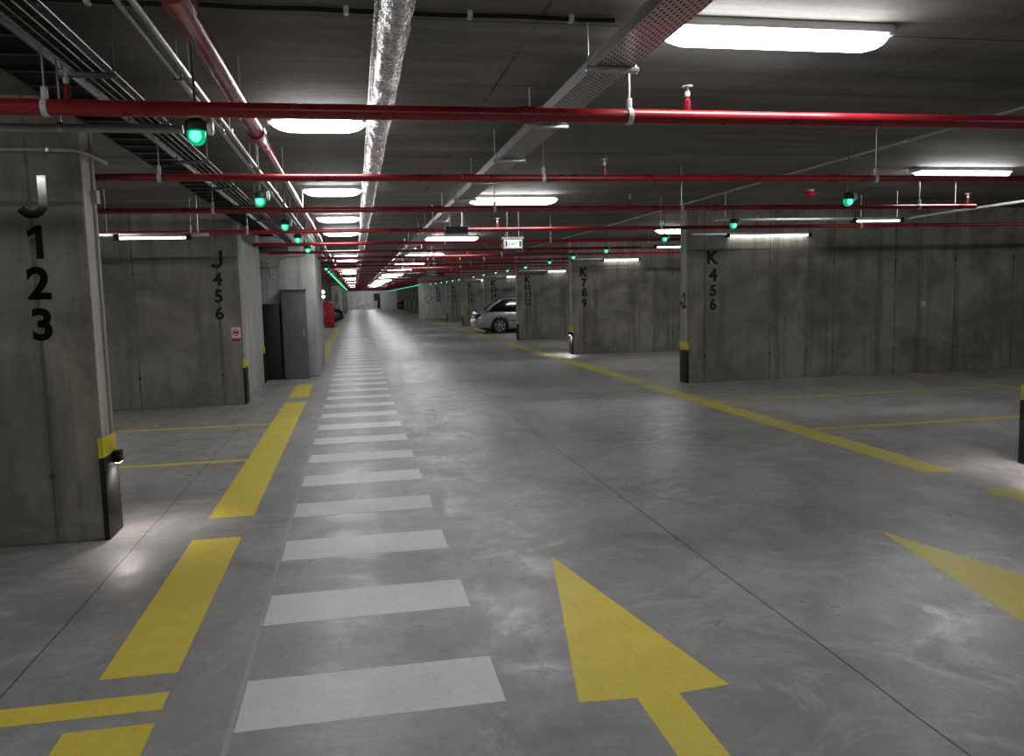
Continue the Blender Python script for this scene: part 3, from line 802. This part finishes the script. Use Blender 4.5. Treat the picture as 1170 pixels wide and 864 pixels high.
# ------------------------------------------------------------------ green bay lights
def bay_light():
    t = thing('bay_light', '', 'light', (0, 0, 0), 0, '')
    MB().tube([(0, 0, .05), (0, 0, CEIL-2.42)], .007, 6).build('stem', M['galv_dark'], t)
    MB().lathe([(.046, .0), (.052, .006), (.052, .04), (.035, .055), (.012, .065)], n=16).build('housing', M['sensor_black'], t)
    d = MB().lathe([(.042, .002), (.044, -.018), (.039, -.044), (.026, -.062), (.010, -.068)], n=16).build('dome', M['green_led'], t)
    MB().lathe([(.026, .016), (.030, .0), (.026, -.018), (.012, -.030), (.003, -.033)], (0, -.026, -.024), n=12).build('bright_spot', M['green_core'], d)
    MB().lathe([(.012, .0), (.036, .004), (.040, .022), (.030, .028)], (.05, -.0, .02), 'X', n=14).build('sensor_cap', M['white_metal'], t)
    return t
bl = bay_light(); first = True
def green(x, y, label, group):
    global first
    if first:
        bl.location = (x, y, 2.42); bl['label'] = label; bl['group'] = group; first = False
    else: dup(bl, (x, y, 2.42), label=label, group=group)
ly = [4.28, 7.02, 9.45, 11.55, 13.98, 22.9]
while ly[-1] < 84: ly.append(ly[-1]+2.45)
for i, y in enumerate(ly):
    green(-.715, y, '%s green bay light from the front in the left row' % ordn(i) if i < 14 else 'tiny green bay light in the merged far string of the left row', 'green bay lights of the left row')
ry = [(4.66, 7.22), (4.76, 9.85), (4.81, 12.35), (4.9, 15.7), (4.93, 18.3), (5.02, 21.0), (5.15, 24.7), (5.18, 27.9), (5.2, 30.4), (5.2, 33.3), (5.25, 36.6), (5.3, 42.2), (5.3, 45), (5.25, 47.5), (5.2, 50.0), (5.1, 52.5), (5.0, 55)]
y = 58
while y < 116:
    ry.append((4.55, y)); y += 2.45
for i, (x, y) in enumerate(ry):
    if 57 < y < 61.2: x = 4.5
    green(x, y, '%s green bay light from the front in the right row' % ordn(i) if i < 17 else 'tiny green bay light in the merged far string of the right row', 'green bay lights of the right row')

# ------------------------------------------------------------------ hanging signs
t = thing('exit_sign', 'white hanging exit sign with green print over the lane', 'sign', (2.515, 13.0, 2.315))
MB().box(-.155, .155, -.03, .03, 0, .155, .008).build('sign_body', M['white_metal'], t)
MB().box(-.175, .175, -.045, .045, .155, .185, .006).build('top_rail', M['white_metal'], t)
f = MB().box(-.135, .135, -.036, -.029, .02, .135, .003).build('sign_face', M['exit_white'], t)
for xa, xb in ((-.13, -.095), (.095, .13)): MB().box(xa, xb, -.039, -.0355, .03, .125).build('green_print', M['exit_green'], f, smooth=0)
o = bpy.data.objects.new('letters', char_mesh('EXIT', .055).copy()); o.data.materials.clear(); o.data.materials.append(M['exit_green']); COL.objects.link(o)
o.parent = f; o.location = (0, -.0375, .05)
for x in (-.085, .10): MB().tube([(x, 0, .18), (x, 0, CEIL-2.315)], .008, 8).build('hanger_rod', M['white_metal'], t)
def hung_box(x, y, z, w, h, label, mat, top=CEIL):
    t = thing('hanging_sign', label, 'sign', (x, y, z), 0, 'hanging sign boxes')
    MB().box(-w/2, w/2, -.05, .05, .012, h, .006).build('sign_body', M[mat], t)
    MB().box(-w/2-.008, w/2+.008, -.055, .055, 0, .014, .004).build('bottom_rail', M['white_metal'], t)
    for s in (-1, 1):
        MB().box(s*w*.3-.012, s*w*.3+.012, -.02, .02, h, top-z, .004).build('hanger', M['galv'], t)
    return t
hung_box(1.37, 11.0, 2.40, .30, .105, 'dark hanging sign box seen from behind, under the cable tray', 'bracket_dark', 2.689)
hung_box(2.03, 22.0, 2.15, .26, .15, 'small grey hanging sign box farther down the lane', 'galv_dark')

# ------------------------------------------------------------------ wall items, cabinets
t = thing('warning_sign', 'small white sign with red prohibition ring on the wall marked J 4 5 6', 'sign', (-1.815, 13.249, .97))
MB().box(-.068, .068, -.006, 0, 0, .225, .002).build('sign_board', M['sign_white'], t)
b = MB()
n = 28
def ringpoly(r0, r1, y0, y1, cz):
    b = MB()
    a = [[(r*math.cos(2*PI*k/n), yy, cz+r*math.sin(2*PI*k/n)) for k in range(n)] for r, yy in ((r0, y0), (r1, y0), (r1, y1), (r0, y1), (r0, y0))]
    b.loft(a, cap=False); return b
rb = ringpoly(.038, .052, -.0061, -.0085, .145)
q = [(-.035, .042), (-.028, .049), (.035, -.042), (.028, -.049)]
v0 = [rb.bm.verts.new((x*.8, -.0062, .145+z*.8)) for x, z in (q[0], q[1], q[2], q[3])]; v1 = [rb.bm.verts.new((x*.8, -.0085, .145+z*.8)) for x, z in (q[0], q[1], q[2], q[3])]
for k in range(4): rb.bm.faces.new((v0[k], v0[(k+1) % 4], v1[(k+1) % 4], v1[k]))
rb.bm.faces.new(v1); rb.bm.faces.new(v0[::-1])
rb.build('prohibition_ring', M['sign_red'], t)
MB().box(-.03, .03, -.008, -.006, .13, .16).build('pictogram', M['letter'], t)
MB().box(-.066, .066, -.008, -.006, .004, .06).build('red_strip', M['sign_red'], t)

t = thing('metal_cabinet', 'tall grey metal cabinet standing against the pale stair core', 'cabinet', (-1.205, 17.18, 0))
MB().box(-.235, .235, -.17, .20, 0, 1.77, .008).build('cabinet_body', M['grey_box'], t)
d = MB().box(-.222, .222, -.186, -.171, .06, 1.73, .005).build('door', M['grey_box'], t)
MB().box(.17, .19, -.205, -.186, .86, 1.0, .004).build('handle', M['galv'], d)
MB().box(-.25, .25, -.19, .205, 1.77, 1.80, .006).build('cabinet_top', M['galv_dark'], t)
t = thing('metal_cabinet', 'dark box added for the dark gap left of the tall grey cabinet', 'cabinet', (-1.66, 17.22, 0))  # cabinet-shaped dark box added to stand in for the dark gap
MB().box(-.17, .17, -.10, .16, 0, 1.52, .008).build('cabinet_body', M['dark_box'], t)
d = MB().box(-.16, .16, -.112, -.101, .06, 1.48, .004).build('door', M['dark_box'], t)
MB().box(-.13, -.115, -.128, -.112, .75, .88, .003).build('handle', M['galv_dark'], d)

t = thing('fire_cabinet', 'tall red fire cabinet far down the left side of the lane', 'cabinet', (-1.42, 47.0, 0))
MB().box(-.27, .27, -.2, .2, .05, 1.42, .015).build('cabinet_body', M['cabinet_red'], t)
d = MB().box(-.25, .25, -.222, -.2, .10, 1.38, .008).build('door', M['cabinet_red'], t)
MB().box(-.20, -.17, -.24, -.222, .68, .82, .004).build('handle', M['galv'], d)
MB().box(-.25, .25, -.18, .18, 0, .05).build('plinth', M['black_plastic'], t)
MB().box(.05, .27, -.215, -.20, 1.2, 1.44, .004).build('notice', M['sign_white'], t)
for z, lab in ((2.0, 'upper small white emergency lamp above the red cabinet'), (1.72, 'lower small white emergency lamp above the red cabinet')):
    t = thing('wall_lamp', lab, 'lamp', (-1.80, finY(6), z), 0, 'emergency lamps above the red cabinet')
    MB().lathe([(.10, 0), (.10, -.03), (.09, -.05)], axis='Y', n=16).build('lamp_base', M['white_metal'], t)
    MB().lathe([(.085, -.04), (.08, -.08), (.04, -.11), (.01, -.115)], axis='Y', n=16).build('lens', M['small_lamp'], t)

# ------------------------------------------------------------------ cars
def make_car(label, paint, group=None):
    """local: nose at x=0, tail at +4.35, centre y=0, on the ground"""
    t = thing('car', label, 'car', (0, 0, 0), 0, group)
    st = [  # x, half width, underside z, belt z (side top), deck z (centre)
        (.00, .56, .30, .56, .58), (.05, .66, .24, .62, .64), (.18, .76, .20, .67, .70), (.45, .82, .19, .73, .77), (.75, .845, .18, .78, .83), (1.15, .855, .17, .83, .89),
        (1.45, .86, .17, .86, .93), (2.2, .865, .17, .89, .95), (3.1, .865, .17, .90, .96), (3.55, .855, .18, .91, .99), (3.9, .845, .20, .91, .99), (4.2, .82, .23, .90, .975), (4.34, .79, .26, .87, .945), (4.40, .755, .29, .80, .89), (4.44, .72, .31, .58, .60), (4.46, .68, .33, .54, .55)]
    def section(x, w, zb, zs, zd):
        h = zs-zb
        half = [(0, zb), (w*.80, zb), (w*.94, zb+.06*h), (w*.985, zb+.22*h), (w*1.0, zb+.48*h), (w*.995, zb+.70*h), (w*.965, zb+.90*h), (w*.90, zs+.01), (w*.72, zs+(zd-zs)*.55), (w*.38, zs+(zd-zs)*.9), (0, zd)]
        return [(x, y, z) for y, z in half]+[(x, -y, z) for y, z in half[-2:0:-1]]
    # denser stations
    fine = []
    for a, b in zip(st, st[1:]):
        for k in range(3):
            u = k/3; fine.append(tuple(p+(q-p)*u for p, q in zip(a, b)))
    fine.append(st[-1])
    body = MB().loft([section(*s) for s in fine]).build('car_body', paint, t, smooth=50)
    # wheel arches cut out of the body
    WX = (.83, 3.45); WR = .315
    cut = MB()
    for wx in WX:
        for s in (-1, 1): cut.lathe([(WR+.055, s*.60), (WR+.055, s*1.0)], (wx, 0, WR), 'Y', n=28)
    cu = cut.build('cutter', paint)
    md = body.modifiers.new('b', 'BOOLEAN'); md.operation = 'DIFFERENCE'; md.object = cu; md.solver = 'EXACT'
    dg = bpy.context.evaluated_depsgraph_get()
    me = bpy.data.meshes.new_from_object(body.evaluated_get(dg), depsgraph=dg)
    body.modifiers.clear(); body.data = me
    bpy.data.objects.remove(cu)
    # greenhouse: roof shell + glass
    g = [(1.30, .70, .88, .90), (1.62, .70, .90, 1.09), (2.0, .66, .91, 1.30), (2.25, .625, .92, 1.385), (2.6, .62, .93, 1.42), (3.0, .62, .93, 1.41), (3.35, .63, .93, 1.36), (3.7, .67, .94, 1.18), (4.0, .70, .94, .97)]
    def gs(x, w, zb, zt, e=0):
        wt = w-.0
        wb = .80
        half = [(0, zb-.05), (wb+e, zb-.05), (wb+e-.005, zb), (wb+(wt-wb)*.55+e, zb+(zt-zb)*.55), (wt-.0+e, zt-.05*(zt-zb)), (wt-.10, zt+e), (0, zt+.025+e)]
        return [(x, y, z) for y, z in half]+[(x, -y, z) for y, z in half[-2:0:-1]]
    MB().loft([gs(*s) for s in g]).build('windows', M['car_glass'], t, smooth=50)
    roof = MB()
    rr = []
    for x, w, zb, zt in g[3:7]:
        half = [(w+.012, zt-.05), (w-.05, zt+.012), (w*.5, zt+.034), (0, zt+.040)]
        rr.append([(x, y, z) for y, z in half]+[(x, -y, z) for y, z in half[-2::-1]]+[(x, -w*.6, zt-.03), (x, w*.6, zt-.03)])
    roof.loft(rr).build('roof', paint, t, smooth=50)
    for s in (-1, 1):
        b = MB()
        b.tube([(1.30, s*.78, .90), (1.66, s*.745, 1.10), (2.02, s*.70, 1.30), (2.27, s*.63, 1.385)], [.034, .034, .03, .026], 8)
        b.tube([(2.62, s*.815, .92), (2.62, s*.72, 1.18), (2.60, s*.632, 1.40)], .028, 8)
        b.tube([(3.98, s*.78, .95), (3.70, s*.735, 1.17), (3.36, s*.645, 1.355)], [.06, .05, .035], 8)
        b.build('window_pillar', paint, t)
        hl = MB().loft([[(.09, s*.42, .52), (.07, s*.66, .50), (.30, s*.795, .54), (.38, s*.815, .68), (.20, s*.74, .69), (.10, s*.5, .66)],
                        [(.01, s*.42, .52), (-.005, s*.66, .50), (.26, s*.825, .54), (.36, s*.835, .68), (.16, s*.76, .69), (.02, s*.5, .66)]])
        hl.build('headlamp', M['car_lamp'], t, smooth=0)
        m = MB().lathe([(.02, -.07), (.06, -.06), (.075, 0), (.06, .06), (.02, .07)], (1.72, s*.93, .98), 'Y', n=12); m.tube([(1.74, s*.80, .92), (1.72, s*.90, .96)], .02, 6).build('mirror', paint, t)
        MB().box(2.3, 2.42, s*.868-.012, s*.868+.012, .76, .785, .004).build('door_handle', paint, t)
        MB().box(1.35, 3.0, s*.861-.010, s*.861+.010, .49, .535, .004).build('side_moulding', M['car_trim'], t)
        tl = MB().loft([[(4.24, s*.60, .64), (4.24, s*.80, .64), (4.24, s*.815, .82), (4.24, s*.60, .82)],
                        [(4.40, s*.55, .64), (4.395, s*.775, .64), (4.38, s*.782, .82), (4.40, s*.55, .82)],
                        [(4.45, s*.55, .645), (4.425, s*.77, .645), (4.41, s*.772, .815), (4.425, s*.55, .815)]])
        tl.build('tail_lamp', M['car_tail'], t, smooth=0)
    MB().box(4.44, 4.475, -.26, .26, .62, .73, .003).build('number_plate', M['sign_white'], t)
    MB().box(4.30, 4.50, -.70, .70, .44, .53, .03).build('rear_bumper', paint, t)
    MB().box(-.025, .14, -.55, .55, .27, .36, .02).build('bumper_grille', M['car_trim'], t)
    MB().box(-.035, -.012, -.25, .25, .40, .50, .003).build('number_plate', M['sign_white'], t)
    MB().box(.35, 4.1, -.70, .70, .15, .30).build('underbody', M['car_trim'], t)
    for wx in WX:
        for s in (-1, 1):
            w = MB().lathe([(.20, -.095), (.29, -.10), (WR, -.075), (WR, .075), (.29, .10), (.20, .095)], (0, 0, 0), 'Y', n=32).build('wheel', M['tyre'], t, loc=(wx, s*.745, WR))
            b = MB().lathe([(.215, -.09), (.225, -.10), (.225, .10), (.215, .09)], (0, 0, 0), 'Y', n=32)
            rim = MB()
            yo = s*.104
            rim.loft([[(r*math.cos(2*PI*k/32), yo2, r*math.sin(2*PI*k/32)) for k in range(32)] for r, yo2 in ((.195, yo-s*.01), (.222, yo-s*.01), (.222, yo), (.195, yo), (.195, yo-s*.01))], cap=False)
            for k in range(7):
                a = 2*PI*k/7+.3
                ca, sa = math.cos(a), math.sin(a)
                def P(r, o, yy): return (r*ca-o*sa, yy, r*sa+o*ca)
                rim.loft([[P(.03, -.026, yo-s*.015), P(.03, .026, yo-s*.015), P(.03, .026, yo+s*.006), P(.03, -.026, yo+s*.006)],
                          [P(.205, -.03, yo-s*.012), P(.205, .03, yo-s*.012), P(.205, .03, yo), P(.205, -.03, yo)]])
            rim.lathe([(.045, yo-.012), (.045, yo+.012)], (0, 0, 0), 'Y', n=14)
            rim.build('rim', M['rim'], w)
            b.bm.free()
    return t
car = make_car('silver car parked tail out behind the wall marked K 10 11 12', M['car_silver'])
car.location = (9.28, 34.17, 0); car.rotation_euler = (0, 0, PI)
dark = dup(car, (-5.18, 52.1, 0), 0, 'dark car end showing behind the red fire cabinet')
dark2 = dup(car, (9.2, 96.5, 0), PI, 'tiny dark car end far down the right side past the white block')
for root in (dark, dark2):
    for ch in root.children:
        if ch.name.split('.')[0] in ('car_body', 'roof', 'window_pillar', 'mirror', 'door_handle', 'rear_bumper'):
            ch.data = ch.data.copy(); ch.data.materials[0] = M['car_black']

# ------------------------------------------------------------------ world, camera, render settings
w = bpy.data.worlds.new('World'); sc.world = w; w.use_nodes = True
w.node_tree.nodes['Background'].inputs[0].default_value = (.01, .01, .01, 1)
cam = bpy.data.cameras.new('camera'); co = bpy.data.objects.new('camera', cam); COL.objects.link(co); sc.camera = co
F = 939.0; cx, cy = 585.0, 432.0
def nrm(v): return v.normalized()
yv = nrm(Vector(((405-cx)/F, (340.5-cy)/F, 1)))
xv = nrm(Vector(((5600-cx)/F, (210.5-cy)/F, 1)))
xv = nrm(xv-yv*xv.dot(yv)); zv = xv.cross(yv)
if zv.y > 0: zv = -zv
R = Matrix((xv, yv, zv))                       # camera (x right, y down, z forward) -> world
right, up, back = R @ Vector((1, 0, 0)), R @ Vector((0, -1, 0)), R @ Vector((0, 0, -1))
m = Matrix.Identity(4)
for i in range(3): m[i][0], m[i][1], m[i][2] = right[i], up[i], back[i]
m.translation = Vector((0, 0, 1.6)); co.matrix_world = m
cam.sensor_fit = 'HORIZONTAL'; cam.sensor_width = 36; cam.lens = F/1170*36; cam.clip_start = .05; cam.clip_end = 400
sc.view_settings.view_transform = 'Standard'; sc.view_settings.look = 'None'; sc.view_settings.gamma = 1; sc.view_settings.use_curve_mapping = False
sc.view_settings.exposure = 1.3
sc.cycles.use_denoising = True; sc.cycles.max_bounces = 8; sc.cycles.diffuse_bounces = 5; sc.cycles.glossy_bounces = 4
sc.cycles.use_light_tree = True; sc.cycles.sample_clamp_indirect = 6.0
